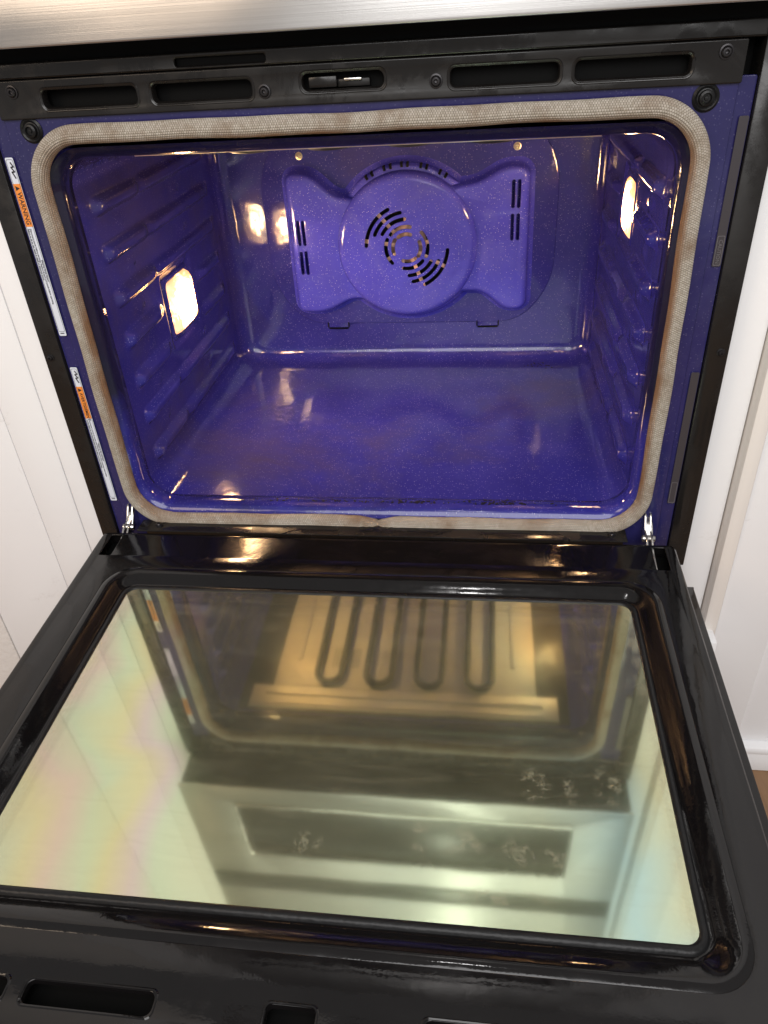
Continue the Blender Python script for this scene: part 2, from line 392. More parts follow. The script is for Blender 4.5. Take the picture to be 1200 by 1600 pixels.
def offset_poly(P, d):
    out = []; m = len(P)
    for i in range(m):
        a, b, c = Vector(P[i - 1]), Vector(P[i]), Vector(P[(i + 1) % m])
        t = (c - a)
        if t.length < 1e-9: t = Vector((1, 0))
        t.normalize(); out.append((b.x + t.y * d, b.y - t.x * d))
    return out
def screw_mesh(cx, cz, r, f0, cross=True):
    f = lambda a, b, h: f0(cx + a, cz + b, h)
    m1 = lathe([(r * 1.45, 0.0), (r * 1.4, 0.0012), (r * 1.1, 0.0014), (r, 0.0006), (r * 0.97, 0.0022), (r * 0.75, 0.0031), (r * 0.45, 0.0032), (r * 0.32, 0.0012), (0.0001, 0.0010)], 20, f)
    return m1

# ------------------------------------------------------------------ the room: floor, wall, cabinets
FZ = -0.96
def struct(o): o['kind'] = 'structure'; return o
fl = struct(link('floor', boxes([(-2.2, 2.2, -2.6, 0.6, FZ - 0.06, FZ - 0.02)]), DARK, smooth=0))
k = 0
for i in range(10):
    x0 = 0.36 + i * 0.09
    y0 = -0.62 - (i % 3) * 0.17
    link('plank', boxes([(x0 + 0.001, x0 + 0.089, y0, 0.12, FZ - 0.019, FZ)], 0.0012), WOOD, fl)
link('planking', boxes([(-2.2, 0.359, -2.6, 0.12, FZ - 0.019, FZ), (1.261, 2.2, -2.6, 0.12, FZ - 0.019, FZ), (0.36, 1.26, -2.6, -0.97, FZ - 0.019, FZ - 0.0005)]), WOOD, fl)['kind'] = 'stuff'

def thing(name, label, cat, loc):
    o = bpy.data.objects.new(name, None); col.objects.link(o); o.location = loc; o.empty_display_size = 0.05
    o['label'] = label; o['category'] = cat; return o
def part(o):     # children are modelled in world space: undo the parent's offset
    o.matrix_parent_inverse = Matrix.Translation(-o.parent.location) if o.parent.type == 'EMPTY' else Matrix.Identity(4)
    return o

cl = thing('cabinet', 'white painted tall cabinet side boards left of the oven, with narrow seams', 'cabinet', (-0.55, 0.03, FZ))
part(link('stile', boxes([(-0.4135, -0.3805, 0.012, 0.05, FZ, 1.3)], 0.0012), CAB, cl))
part(link('board', boxes([(-0.4705, -0.4145, 0.012, 0.05, FZ, 1.3)], 0.0012), CAB, cl))
part(link('side_panel', boxes([(-0.60, -0.4718, 0.013, 0.05, FZ, 1.3)], 0.0015), CAB, cl))
wl = link('wall', boxes([(-2.0, -0.6006, 0.0115, 0.09, FZ, 1.3)], 0.0008), WALL)
wl['label'] = 'cream textured wall lit warm, beyond the white cabinet on the left'; wl['category'] = 'wall'

cr = thing('cabinet', 'white painted cabinet with edge strip coloured as warm-lit and framed door, right of the oven', 'cabinet', (0.6, 0.03, FZ))
part(link('stile', boxes([(0.3805, 0.4185, 0.016, 0.05, FZ, 1.3)], 0.0012), CAB, cr))
part(link('edge_strip', boxes([(0.4195, 0.4385, -0.004, 0.05, FZ, 1.3)], 0.006), WARMLIT, cr))
dr = part(link('door_panel', boxes([(0.5105, 1.3, 0.010, 0.05, FZ + 0.058, 1.3)], 0.003), CAB, cr))
part(link('door_stile', boxes([(0.4390, 0.5095, 0.004, 0.05, FZ + 0.058, 1.3)], 0.003), CAB, cr))
part(link('bead', boxes([(0.4390, 1.3, -0.004, 0.05, FZ + 0.043, FZ + 0.057)], 0.004), CAB, cr))
part(link('toe_board', boxes([(0.4390, 1.3, 0.002, 0.05, FZ, FZ + 0.042)], 0.002), CAB, cr))
part(link('corner_block', boxes([(0.384, 0.4335, -0.028, 0.0035, -0.78, -0.672)], 0.003), CAB, cr))
cb = link('base_panel', boxes([(-0.379, 0.379, 0.02, 0.05, FZ, -0.60)], 0.002), CAB)
cb['label'] = 'white base panel under the oven, hidden below its open door'; cb['category'] = 'panel'

# ------------------------------------------------------------------ the oven
oven = thing('oven', 'built-in black oven with its door open over a blue speckled enamel cavity, both lamps lit', 'oven', (0.0, 0.2, -0.58))
def P(name, me, mat, smooth=35, label=None, parent=None):
    o = link(name, me, mat, parent or oven, smooth, label); 
    return part(o) if not parent else sub(o)
def sub(o):
    return o     # parents that are meshes carry world-space data with their origin at the part offset

# --- body behind everything (closes gaps)
P('casing', boxes([(-0.372, 0.372, 0.50, 0.56, -0.59, 0.01), (-0.3765, -0.335, 0.03, 0.50, -0.59, 0.01), (0.335, 0.3765, 0.03, 0.50, -0.59, 0.01),
                   (-0.335, 0.335, 0.03, 0.50, -0.59, -0.545), (-0.335, 0.335, 0.03, 0.50, -0.035, 0.01)]), DARK, 0)

# --- side trims
for s in (-1, 1):
    a, b = sorted((s * 0.3562, s * 0.3785))
    t = P('side_trim', boxes([(a, b, -0.004, 0.05, -0.566, 0.0025)], 0.0012), BLACK_SATIN)
    P('screw', screw_mesh(s * 0.3705, -0.286, 0.0030, front(-0.004)), SCREW, parent=t)

# --- blue front frame round the cavity mouth
fm1 = plate([rrect(-0.3555, 0.3555, -0.560, -0.036, 0.002, 3), rrect(-0.311, 0.311, -0.506, -0.0635, 0.05, 10)], 0.004, 0.0008, front(0.002))
fm2 = plate([rrect(-0.3405, 0.3405, -0.555, -0.036, 0.004, 3), rrect(-0.313, 0.313, -0.507, -0.062, 0.05, 10)], 0.003, 0.0014, front(-0.0012))
ff = P('front_frame', join(fm1, fm2), ENAMEL_FRONT)
for s in (-1, 1):
    P('bumper', lathe([(0.0115, 0.0), (0.0115, 0.0008), (0.0095, 0.0022), (0.0075, 0.0010), (0.0066, 0.0012), (0.006, 0.0045), (0.0042, 0.0052), (0.0034, 0.003), (0.002, 0.003), (0.0016, 0.0042), (0.0001, 0.0044)], 22,
      lambda a, b, h, s=s: (s * 0.3145 + a, -0.0028 - h, -0.0515 + b)), RUBBER, parent=ff)

# --- black top plate with vent slots and the latch slot
Z0, Z1 = -0.0335, -0.0180
def slot(x0, x1, z0=Z0, z1=Z1, r=0.005): return rrect(x0, x1, z0, z1, r, 5)
slots = [(-0.293, -0.199), (-0.184, -0.088), (0.093, 0.188), (0.201, 0.298)]
tp_a = plate([rrect(-0.3415, 0.3415, -0.0415, -0.0085, 0.0015, 3)] + [slot(*s) for s in slots] + [slot(-0.041, 0.034, -0.0303, -0.0165, 0.0062)], 0.003, 0.0011, front(-0.0045))
rims = []
for s in slots + [(-0.041, 0.034)]:       # drawn-in rims of the slots
    z0_, z1_ = (Z0, Z1) if s[0] != -0.041 else (-0.0303, -0.0165)
    lp = []
    for o_, h in ((0.0032, 0.0), (0.0022, 0.0008), (0.0010, 0.0004), (-0.0002, -0.0012), (-0.0006, -0.010)):
        lp.append([front(-0.0058)(x, z, h) for x, z in rrect(s[0] - o_, s[1] + o_, z0_ - o_, z1_ + o_, 0.005 + o_ * 0.8, 5)])
    rims.append(loft(lp))
tp = P('top_plate', join(tp_a, *rims), BLACK_SATIN)
for x, z in ((-0.3215, -0.0180), (-0.0765, -0.0285), (0.0805, -0.0275), (0.3245, -0.0175)):
    P('screw', screw_mesh(x, z, 0.0042, front(-0.006)), SCREW, parent=tp)
P('slot_back', boxes([(-0.34, 0.34, 0.012, 0.016, -0.042, 0.002)]), DARK, 0, parent=tp)
lt = P('latch', join(boxes([(-0.036, -0.010, 0.0, 0.009, -0.0285, -0.0195)], 0.001), boxes([(-0.010, 0.020, 0.004, 0.010, -0.029, -0.0225)], 0.001)), BLACK_SATIN)
P('latch_hook', boxes([(-0.003, 0.013, -0.0005, 0.004, -0.0238, -0.0217)], 0.0006), CHROME, parent=lt)
P('vent_trim', join(plate([rrect(-0.3555, 0.3555, -0.0080, 0.0055, 0.001, 2), slot(-0.157, -0.072, -0.0052, 0.0012, 0.0025)], 0.004, 0.0016, front(-0.004))), BLACK_SATIN)
P('vent_gap', boxes([(-0.3785, 0.3785, 0.0, 0.03, 0.0035, 0.0175), (-0.157, -0.072, 0.0, 0.004, -0.006, 0.002)]), DARK, 0)

# --- gasket: woven rope with ribs
path = rrect(-0.3178, 0.3178, -0.5072, -0.0562, 0.048, 22, 150, 110)
loops = []; uvs = []; NR = 22; NA = NR * 4; u = 0.0
for i, (x, z) in enumerate(path):
    a, b = path[i - 1], path[(i + 1) % len(path)]
    t = Vector((b[0] - a[0], b[1] - a[1])).normalized(); nx, nz = t.y, -t.x      # outward in the plate's plane
    if i: u += (Vector(path[i]) - Vector(path[i - 1])).length
    d = abs(x - 0.0) if z < -0.45 else 9
    g = math.exp(-(d / 0.016) ** 2); gc = math.exp(-(d / 0.0022) ** 2)
    wob = 0.0005 * math.sin(u * 17 + 1) + 0.0003 * math.sin(u * 61)
    # kinks where the rope is bent round the bottom corners
    ra, rb = 0.0083 * (1 + 0.10 * g - 0.16 * gc + 0.03 * math.sin(u * 37)), 0.0092 * (1 + 0.10 * g - 0.25 * gc)
    cx, cz = x + nx * wob, z + nz * wob - 0.0065 * g
    L = []
    for k in range(NA):
        an = 2 * math.pi * k / NA; rib = 1 + 0.085 * abs(math.sin(an * NR / 2)) ** 0.7 - 0.05
        L.append((cx + nx * ra * rib * math.cos(an), -0.0085 - rb * rib * math.sin(an), cz + nz * ra * rib * math.cos(an)))
    loops.append(L); uvs.append(u)
loops.append(loops[0]); uvs.append(u + 0.003)
gm = loft(loops)
uvl = gm.uv_layers.new(name='UVMap'); nl = len(loops) - 1
for p in gm.polygons:
    kk, ii = divmod(p.index, NA)
    for li, (du, dv) in zip(p.loop_indices, ((0, 0), (0, 1), (1, 1), (1, 0))):
        uvl.data[li].uv = (uvs[kk + du], (ii + dv) / NA)
P('gasket', gm, GASKET, 60)

# --- cavity liner with pressed shelf rails
AX, ZB, ZT, DEPTH = 0.3035, -0.4915, -0.0790, 0.482
rails = [-0.137, -0.188, -0.240, -0.291, -0.343, -0.393, -0.446]
def sstep(a, b, x): t = max(0.0, min(1.0, (x - a) / (b - a))); return t * t * (3 - 2 * t)
LAMPS = {-1: (0.206, 0.288, -0.341, -0.270), 1: (0.220, 0.284, -0.230, -0.166)}
def relief(s, y, z):
    h = 0.0
    for i, zr in enumerate(rails):
        dz = z - zr
        if abs(dz) > 0.016: continue
        prof = sstep(0.012, 0.003, abs(dz))
        run = sstep(0.050, 0.062, y) * sstep(0.435, 0.40, y) * (1 - 0.55 * math.exp(-((y - 0.178) / 0.012) ** 2))
        knob = 0.6 * math.exp(-((y - 0.068) / 0.009) ** 2) * sstep(0.012, 0.004, abs(dz))
        h += prof * run * 0.0092 + knob * 0.0016
    # dimples between the rails near the front
    for i in range(len(rails) - 1):
        zm = (rails[i] + rails[i + 1]) / 2
        for yy in (0.115, 0.30):
            r2 = ((y - yy) / 0.014) ** 2 + ((z - zm) / 0.007) ** 2
            if r2 < 6: h += 0.0016 * math.exp(-r2)
    ya, yb, za, zb = LAMPS[s]
    m = sstep(ya - 0.022, ya - 0.008, y) * sstep(yb + 0.022, yb + 0.008, y) * sstep(za - 0.020, za - 0.006, z) * sstep(zb + 0.020, zb + 0.006, z)
    m2 = sstep(ya - 0.06, ya - 0.02, y) * sstep(yb + 0.06, yb + 0.02, y) * sstep(za - 0.03, za - 0.01, z) * sstep(zb + 0.03, zb + 0.01, z)
    return h * (1 - m2) - 0.004 * m
ys = [(-0.003, 0.0105), (0.0, 0.0085), (0.004, 0.0035), (0.008, 0.0012), (0.014, 0.0)]
yy = 0.016
while yy < 0.457: ys.append((yy, 0.0)); yy += 0.0024
loops = []
for y, o_ in ys:
    L = []
    for x, z in rrect(-AX - o_, AX + o_, ZB - o_, ZT + o_, 0.034, 9, 40, 170):
        if abs(abs(x) - AX - o_) < 1e-5 and ZB + 0.03 < z < ZT - 0.03:
            s = -1 if x < 0 else 1; x -= s * relief(s, y, z)
        L.append((x, y, z))
    loops.append(L)
rb = 0.024
for q in range(1, 9):
    a = q / 8 * math.pi / 2; ins = rb * (1 - math.cos(a)); y = 0.458 + rb * math.sin(a)
    loops.append([(x, y, z) for x, z in rrect(-AX + ins, AX - ins, ZB + ins, ZT - ins, 0.034 - ins * 0.7, 9, 40, 170)])
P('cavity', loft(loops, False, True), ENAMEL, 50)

CRUMB = m_simple('burnt_crumb', (0.008, 0.006, 0.006), 0.7, spec=0.2)
cbm = bmesh.new(); rc = random.Random(3)
for i in range(190):
    x = rc.choice((rc.gauss(-0.05, 0.05), rc.gauss(0.06, 0.03), rc.gauss(0.15, 0.02), rc.uniform(-0.2, 0.25))); y = 0.012 + abs(rc.gauss(0, 0.0035)); r_ = rc.uniform(0.0004, 0.0012)
    if i > 165: x = rc.gauss(0.22, 0.012); y = rc.gauss(0.44, 0.006)
    an = rc.uniform(0, 6.3); L_ = rc.uniform(1, 2.2)
    def cf(a, b, c, x=x, y=y, an=an): return (x + a * math.cos(an) - b * math.sin(an), y + a * math.sin(an) + b * math.cos(an), ZB + c + (0.0009 if y < 0.027 else 0.0))
    box_bm(cbm, -r_ * L_, r_ * L_, -r_, r_, -0.0002, r_ * 0.8, r_ * 0.3, cf, 1)
co = link('crumbs', bm_mesh(cbm), CRUMB, None, 0); co['kind'] = 'stuff'; co['label'] = 'burnt black crumbs scattered along the front edge of the blue oven floor'; co['category'] = 'crumbs'
# --- lamps in the side walls
for s in (-1, 1):
    ya, yb, za, zb = LAMPS[s]; X = s * (AX + 0.005)
    f = lambda a, b, h, X=X, s=s: (X - s * h, a, b)
    fr = []
    for o_, h in ((0.010, -0.001), (0.007, 0.003), (0.003, 0.004), (0.0, 0.002), (0.0, -0.004)):
        fr.append([f(a, b, h) for a, b in rrect(ya - o_, yb + o_, za - o_, zb + o_, 0.008 + o_ * 0.5, 5)])
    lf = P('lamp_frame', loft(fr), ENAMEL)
    gl = []
    for o_, h in ((0.0005, -0.001), (0.0005, 0.003), (-0.002, 0.0085), (-0.006, 0.0120), (-0.013, 0.0140)):
        gl.append([f(a, b, h * (0.55 if s > 0 else 1.0)) for a, b in rrect(ya - o_, yb + o_, za - o_, zb + o_, max(0.004, 0.008 + o_ * 0.3), 5)])
    P('lamp_glass', loft(gl, False, True), BULB, parent=lf)

# --- convection fan cover on the back wall
CX, CZ, RD = 0.003, -0.2925, 0.110
YB = DEPTH
base = round_poly([(-0.231, -0.120), (-0.231, -0.360), (-0.180, -0.427), (0.188, -0.427), (0.238, -0.360), (0.238, -0.120)][::-1], [0.10, 0.09, 0.07, 0.07, 0.09, 0.10], 8)
base = [(x, max(z, -0.427)) for x, z in base]
bl = []
for o_, h in ((0.0, 0.0), (0.0, 0.0022), (-0.0008, 0.0032), (-0.003, 0.0036)):
    bl.append([front(YB)(x, z, h) for x, z in offset_poly(base, -o_)])
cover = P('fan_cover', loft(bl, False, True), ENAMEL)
lobes = [(-0.1785, -0.187), (-0.150, -0.187), (-0.112, -0.222), (-0.075, -0.226), (0.080, -0.212), (0.116, -0.209), (0.157, -0.186), (0.1845, -0.187),
         (0.1865, -0.391), (0.164, -0.392), (0.126, -0.361), (0.094, -0.360), (-0.072, -0.371), (-0.096, -0.369), (-0.142, -0.393), (-0.1790, -0.391)][::-1]
lob = round_poly(lobes, [0.0075, 0.026, 0.024, 0.02, 0.02, 0.024, 0.026, 0.0075, 0.0075, 0.026, 0.024, 0.02, 0.02, 0.024, 0.026, 0.0075], 6)
HL = 0.027
def skirt(outline, H, rad, out):     # wall of a drawn shape, rounded over at the top
    L = []
    for o_, h in ((out + 0.009, 0.0030), (out + 0.004, 0.0052), (out, 0.0105)): L.append([front(YB)(x, z, h) for x, z in offset_poly(outline, o_)])
    for q in range(0, 7):
        a = q / 6 * math.pi / 2
        L.append([front(YB)(x, z, H - rad + rad * math.sin(a)) for x, z in offset_poly(outline, -rad + rad * math.cos(a) + out * (1 - q / 6) * 0.7)])
    return loft(L)
lsl = []
for x0, x1 in ((-0.1742, -0.1692), (-0.1660, -0.1610)):
    for z0, z1 in ((-0.287, -0.248), (-0.334, -0.296)): lsl.append(stadium(x0, x1, z0, z1))
for x0, x1 in ((0.1655, 0.1705), (0.1742, 0.1792)):
    for z0, z1 in ((-0.239, -0.198), (-0.287, -0.247)): lsl.append(stadium(x0, x1, z0, z1))
def ccw(P_): return P_ if sum(P_[i - 1][0] * P_[i][1] - P_[i][0] * P_[i - 1][1] for i in range(len(P_))) > 0 else P_[::-1]
lob = ccw(lob)
face = plate([offset_poly(lob, -0.0012), [(CX + 0.104 * math.cos(2 * math.pi * k / 64), CZ + 0.104 * math.sin(2 * math.pi * k / 64)) for k in range(64)][::-1]] + lsl, 0.0016, 0.0005, front(YB - HL + 0.0008))
P('duct_cover', join(skirt(offset_poly(lob, 0.0040), HL, 0.0055, 0.005), face), ENAMEL_COVER, 50, parent=cover)
# slotted disc
circ = [(CX + RD * math.cos(2 * math.pi * k / 96), CZ + RD * math.sin(2 * math.pi * k / 96)) for k in range(96)]
def arc_slot(r, wd, a0, a1, rot):
    n = 14; hw = wd / 2; a0, a1 = R(a0 + rot), R(a1 + rot); Pn = []
    if a0 > a1: a0, a1 = a1, a0
    for i in range(n + 1): a = a0 + (a1 - a0) * i / n; Pn.append((CX + (r + hw) * math.cos(a), CZ + (r + hw) * math.sin(a)))
    c = (CX + r * math.cos(a1), CZ + r * math.sin(a1))
    for i in range(1, 5): a = a1 + math.pi * i / 5; Pn.append((c[0] + hw * math.cos(a), c[1] + hw * math.sin(a)))
    for i in range(n, -1, -1): a = a0 + (a1 - a0) * i / n; Pn.append((CX + (r - hw) * math.cos(a), CZ + (r - hw) * math.sin(a)))
    c = (CX + r * math.cos(a0), CZ + r * math.sin(a0))
    for i in range(1, 5): a = a0 + math.pi + math.pi * i / 5; Pn.append((c[0] + hw * math.cos(a), c[1] + hw * math.sin(a)))
    return Pn
holes = []
for rot in (0, 180):
    for r, a0, a1 in ((0.0650, 115, 176), (0.0545, 99, 157), (0.0440, 93, 150), (0.0325, 79, 140), (0.0212, 72, 128), (0.0335, -24, 44), (0.0222, -36, 24)):
        holes.append(arc_slot(r, 0.0056, a0, a1, rot))
HD = 0.035
dface = plate([offset_poly(circ, -0.0095)] + holes, 0.0016, 0.0006, front(YB - HD + 0.0008))
halo = [(CX + (RD + 0.010) * math.cos(2 * math.pi * k / 96), CZ + 0.002 + (RD + 0.010) * math.sin(2 * math.pi * k / 96)) for k in range(96)]
hl = skirt(halo, 0.017, 0.007, 0.001)
hcap = plate([offset_poly(halo, -0.0068), offset_poly(circ, -0.003)[::-1]], 0.0012, 0.0004, front(YB - 0.0165))
P('fan_disc', join(skirt(circ, HD, 0.010, 0.003), dface, hl, hcap), ENAMEL_COVER, 50, parent=cover)
vm = bmesh.new()
for a in (121, 116, 106, 101, 92.5, 88, 78, 73.5, 63, 58):
    ca, sa = math.cos(R(a)), math.sin(R(a)); r = RD + 0.0068
    def vf(x, y, z, ca=ca, sa=sa, r=r): return (CX + ca * (r + z) - sa * x, y, CZ + 0.002 + sa * (r + z) + ca * x)
    box_bm(vm, -0.0021, 0.0021, YB - 0.0185, YB - 0.006, -0.003, 0.0045, 0.0009, vf)
P('vent_hole', bm_mesh(vm), DARK, parent=cover)['kind'] = 'stuff'
P('fan_housing', lathe([(0.098, 0.012), (0.0985, 0.0048), (0.0001, 0.0045)], 48, lambda a, b, h: (CX + a, YB - h, CZ + b)), DARK, parent=cover)
fb = bmesh.new()
for k in range(9):
    a = 2 * math.pi * k / 9 + 0.2
    def ff_(x, y, z, a=a): return (CX + math.cos(a) * x - math.sin(a) * z, y, CZ + math.sin(a) * x + math.cos(a) * z)
    box_bm(fb, 0.014, 0.074, YB - 0.0275, YB - 0.0260, -0.0030, 0.0030, 0.0004, ff_)
P('fan_blades', bm_mesh(fb), COPPER, parent=cover)
P('fan_hub', lathe([(0.030, 0.006), (0.030, 0.008), (0.014, 0.012), (0.012, 0.0235), (0.0001, 0.0245)], 24, lambda a, b, h: (CX + a, YB - h, CZ + b)), COPPER, parent=cover)
for x, z in ((-0.163, -0.157), (0.172, -0.156)):
    P('screw', screw_mesh(x, z, 0.0040, front(YB - 0.0034)), BRASS, parent=cover)
for x in (-0.125, 0.1335):
    P('tab', plate([rrect(x - 0.017, x + 0.017, -0.4345, -0.424, 0.002, 3)], 0.0022, 0.0007, front(YB - 0.0014)), ENAMEL, parent=cover)
    P('tab_gap', boxes([(x - 0.019, x - 0.0172, YB - 0.0045, YB - 0.0005, -0.4335, -0.4245), (x + 0.0172, x + 0.019, YB - 0.0045, YB - 0.0005, -0.4335, -0.4245), (x - 0.017, x + 0.017, YB - 0.0040, YB - 0.0005, -0.4365, -0.4350)]), DARK, 0, parent=cover)

P('roof', boxes([(-0.283, 0.283, 0.030, 0.468, -0.0802, -0.0775)], 0.001), ROOF)
lipp = []
for x, z in rrect(-AX, AX, ZB, ZT, 0.034, 10, 40, 40):
    lipp.append((x, z))
lv, lf_ = [], []
prof_t = ((-0.0042, 0.0110), (-0.0012, 0.0078), (0.0028, 0.0028), (0.0068, 0.0004), (0.012, -0.0007), (0.024, -0.0008), (0.0255, 0.0012))
prof_ = ((-0.0040, 0.0125), (-0.0026, 0.0085), (0.0002, 0.0040), (0.0048, 0.0008), (0.012, -0.0007), (0.024, -0.0008), (0.0255, 0.0012))
for x, z in lipp:
    cx_ = max(-AX + 0.034, min(AX - 0.034, x)); cz_ = max(ZB + 0.034, min(ZT - 0.034, z))
    dx, dz = (x - cx_), (z - cz_); ll = math.hypot(dx, dz) or 1
    kk_ = sstep(-0.42, -0.32, z)
    for (y0_, o0_), (y1_, o1_) in zip(prof_, prof_t):
        y, o2 = y0_ + (y1_ - y0_) * kk_, o0_ + (o1_ - o0_) * kk_
        lv.append((x + dx / ll * o2, y, z + dz / ll * o2))
for i in range(len(lipp)):
    for j in range(len(prof_) - 1): q = i * len(prof_) + j; q2 = ((i + 1) % len(lipp)) * len(prof_) + j; lf_.append((q, q + 1, q2 + 1, q2))
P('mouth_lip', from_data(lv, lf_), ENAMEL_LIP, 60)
# --- broiler under the cavity roof (seen mirrored in the door glass)
bp = P('broiler_plate', boxes([(-0.226, 0.226, 0.082, 0.40, -0.0822, -0.0800), (-0.260, 0.260, 0.034, 0.081, -0.0828, -0.0800), (-0.235, 0.235, 0.040, 0.047, -0.0845, -0.0826), (-0.235, 0.235, 0.060, 0.066, -0.0855, -0.0826)], 0.0006), BAFFLE)
xs = [-0.152 + 0.0436 * k for k in range(8)]; pth = []
ZE = -0.0882; r = 0.0218
pth.append((xs[0], 0.43, ZE))
for k in range(8):
    fwd = (k % 2 == 0); ya, yb = (0.38, 0.110) if fwd else (0.110, 0.38)
    for q in range(9): pth.append((xs[k], ya + (yb - ya) * q / 8, ZE))
    if k < 7:
        cx = (xs[k] + xs[k + 1]) / 2; sg = -1 if fwd else 1
        for q in range(1, 8): a = math.pi * q / 8; pth.append((cx - r * math.cos(a), yb + sg * r * math.sin(a), ZE))
pth.append((xs[7], 0.43, ZE))
P('broiler_element', tube(pth, 0.0056, 10), ELEMENT, 60, parent=bp)
hb = bmesh.new()
for gx in (-0.128, -0.094):
    for i in range(3):
        for j in range(7): box_bm(hb, gx + i * 0.0055 - 0.0013, gx + i * 0.0055 + 0.0013, 0.128 + j * 0.0065, 0.1306 + j * 0.0065, -0.0826, -0.0820)
P('plate_hole', bm_mesh(hb), DARK, 0, parent=bp)['kind'] = 'stuff'
for x in (-0.192, 0.190): P('plate_rib', boxes([(x - 0.005, x + 0.005, 0.14, 0.36, -0.0845, -0.0820)], 0.0018), BAFFLE, parent=bp)

# --- warning labels on the blue front, text reading downwards
def label_down(x, z, y=-0.0002):
    return lambda u_, v_, h: (x + v_, y - h, z - u_)
def warn(z0, word, lines, wlabel, L=0.186):
    f = label_down(-0.3478, z0, -0.00215)
    W = 0.0043
    lb = P('warning_label', plate([rrect(0, L, -W, W, 0.0014, 3)], 0.0003, 0.00005, f), LABELW, 0, wlabel)
    o = P('orange_block', plate([rrect(0.0245, 0.0665, -W + 0.0003, W - 0.0003, 0.0002, 2)], 0.0003, 0.00003, lambda a, b, h: f(a, b, h + 0.0002)), LABELO, 0, parent=lb)
    g = lambda a, b, h: f(a, b, h + 0.00042)
    ink = [text_mesh(word, 0.0066 if len(word) < 8 else 0.0050, lambda a, b, h: g(a + 0.0325, b, h), bold=0.00012)]
    # warning triangle
    ink.append(plate([[(0.0264, -0.0022), (0.0312, -0.0022), (0.0288, 0.0024)]], 0.0001, 0.0, g))
    # shock zigzag
    zig = [(0.0045, 0.0004), (0.0085, 0.0023), (0.0090, -0.0004), (0.0132, 0.0022), (0.0134, -0.0006), (0.0192, 0.0016)]
    for p, q in zip(zig, zig[1:]):
        p_, q_ = Vector(p), Vector(q); d = (q_ - p_).normalized(); nn = Vector((-d.y, d.x)) * 0.00065; e = d * 0.0003
        ink.append(plate([[tuple(p_ - e - nn), tuple(q_ + e - nn), tuple(q_ + e + nn), tuple(p_ - e + nn)]], 0.0001, 0.0, g))
    for t, u_, v_, s_ in lines: ink.append(text_mesh(t, s_, lambda a, b, h, u_=u_, v_=v_: g(a + u_, b + v_, h), bold=0.00004))
    # hairline borders
    ink.append(plate([rrect(0.0016, L - 0.005, -W + 0.0007, W - 0.0007, 0.0016, 4), rrect(0.0019, L - 0.0053, -W + 0.00095, W - 0.00095, 0.0014, 4)[::-1]], 0.0001, 0.0, g))
    ink.append(plate([rrect(L - 0.0036, L - 0.0026, -0.0024, 0.0024, 0.0002, 2)], 0.0001, 0.0, g))
    P('label_print', join(*ink), INK, 0, parent=lb)
warn(-0.0745, 'WARNING', [('Electrical Shock Hazard', 0.101, 0.00235, 0.0024), ('Disconnect power before servicing. Replace all parts and panels before operating.', 0.0685, 0.0001, 0.00245), ('Failure to do so can result in death or electrical shock.', 0.0685, -0.0022, 0.00245)],
     'white and orange WARNING label, the upper of the two')
warn(-0.2990, 'AVERTISSEMENT', [('Risque de choc electrique', 0.101, 0.00235, 0.0024), ("Deconnecter la source de courant avant l'entretien. Replacer pieces et panneaux avant de faire", 0.0685, 0.0001, 0.0021), ("Le non-respect de cette instruction peut causer un deces ou un choc electrique.", 0.0685, -0.0022, 0.0021)],
     'white and orange AVERTISSEMENT label, the lower of the two')
for z0, L, word in ((-0.067, 0.131, True), (-0.309, 0.166, False)):
    f = label_down(0.3500, z0, -0.0021)
    lb = P('rating_label', plate([rrect(0, L, -0.0042, 0.0042, 0.0014, 3)], 0.0003, 0.00005, f), LABELD, 0, 'dark grey label with faint lettering')
    g = lambda a, b, h, f=f: f(a, b, h + 0.0003)
    pr = [plate([rrect(L - 0.029, L - 0.001, -0.0034, 0.0034, 0.001, 3), rrect(L - 0.0284, L - 0.0016, -0.0029, 0.0029, 0.0008, 3)[::-1]], 0.0001, 0.0, g)]
    if word: pr.append(text_mesh('CAUTION', 0.0050, lambda a, b, h, g=g, L=L: g(a + L - 0.0255, b, h)))
    P('label_print', join(*pr), LABELDL, 0, parent=lb)

# --- bottom trim strip
bt = P('bottom_trim', join(boxes([(-0.309, 0.300, -0.0362, -0.012, -0.5095, -0.5075)], 0.0008), boxes([(-0.309, 0.300, -0.0130, -0.0105, -0.530, -0.5085)], 0.0008)), BLACK_SATIN)
for x in (-0.283, 0.283): P('screw', screw_mesh(x, -0.024, 0.0034, lambda a, b, h: (a, b, -0.5075 + h)), SCREW, parent=bt)
P('sill', boxes([(-0.3765, 0.3765, 0.0, 0.04, -0.61, -0.557)], 0.001), BLACK)

# ------------------------------------------------------------------ upper stainless front
YU = -0.060
up = plate([rrect(-0.3785, 0.3785, 0.0178, 1.25, 0.003, 3), rrect(-0.287, 0.287, 0.070, 0.238, 0.006, 4)], 0.004, 0.0012, front(YU + 0.002))
uvl = up.uv_layers.new(name='UVMap')
for l in up.loops: c = up.vertices[l.vertex_index].co; uvl.data[l.index].uv = (c.x, c.z)
us = P('upper_front', up, STEEL)
P('window', boxes([(-0.290, 0.290, YU + 0.0045, YU + 0.008, 0.066, 0.242)], 0.001), GLASSBLACK, parent=us)
P('window_trim', loft([[front(YU)(x, z, h) for x, z in rrect(-0.287 - o_, 0.287 + o_, 0.070 - o_, 0.238 + o_, 0.006, 4)] for o_, h in ((0.002, 0.0), (0.002, 0.002), (0.0, 0.0025), (-0.002, 0.001), (-0.002, -0.006))]), CHROME, parent=us)
P('control_strip', boxes([(-0.375, 0.375, YU - 0.003, YU - 0.0005, 0.315, 0.372)], 0.001), GLASSBLACK, parent=us)
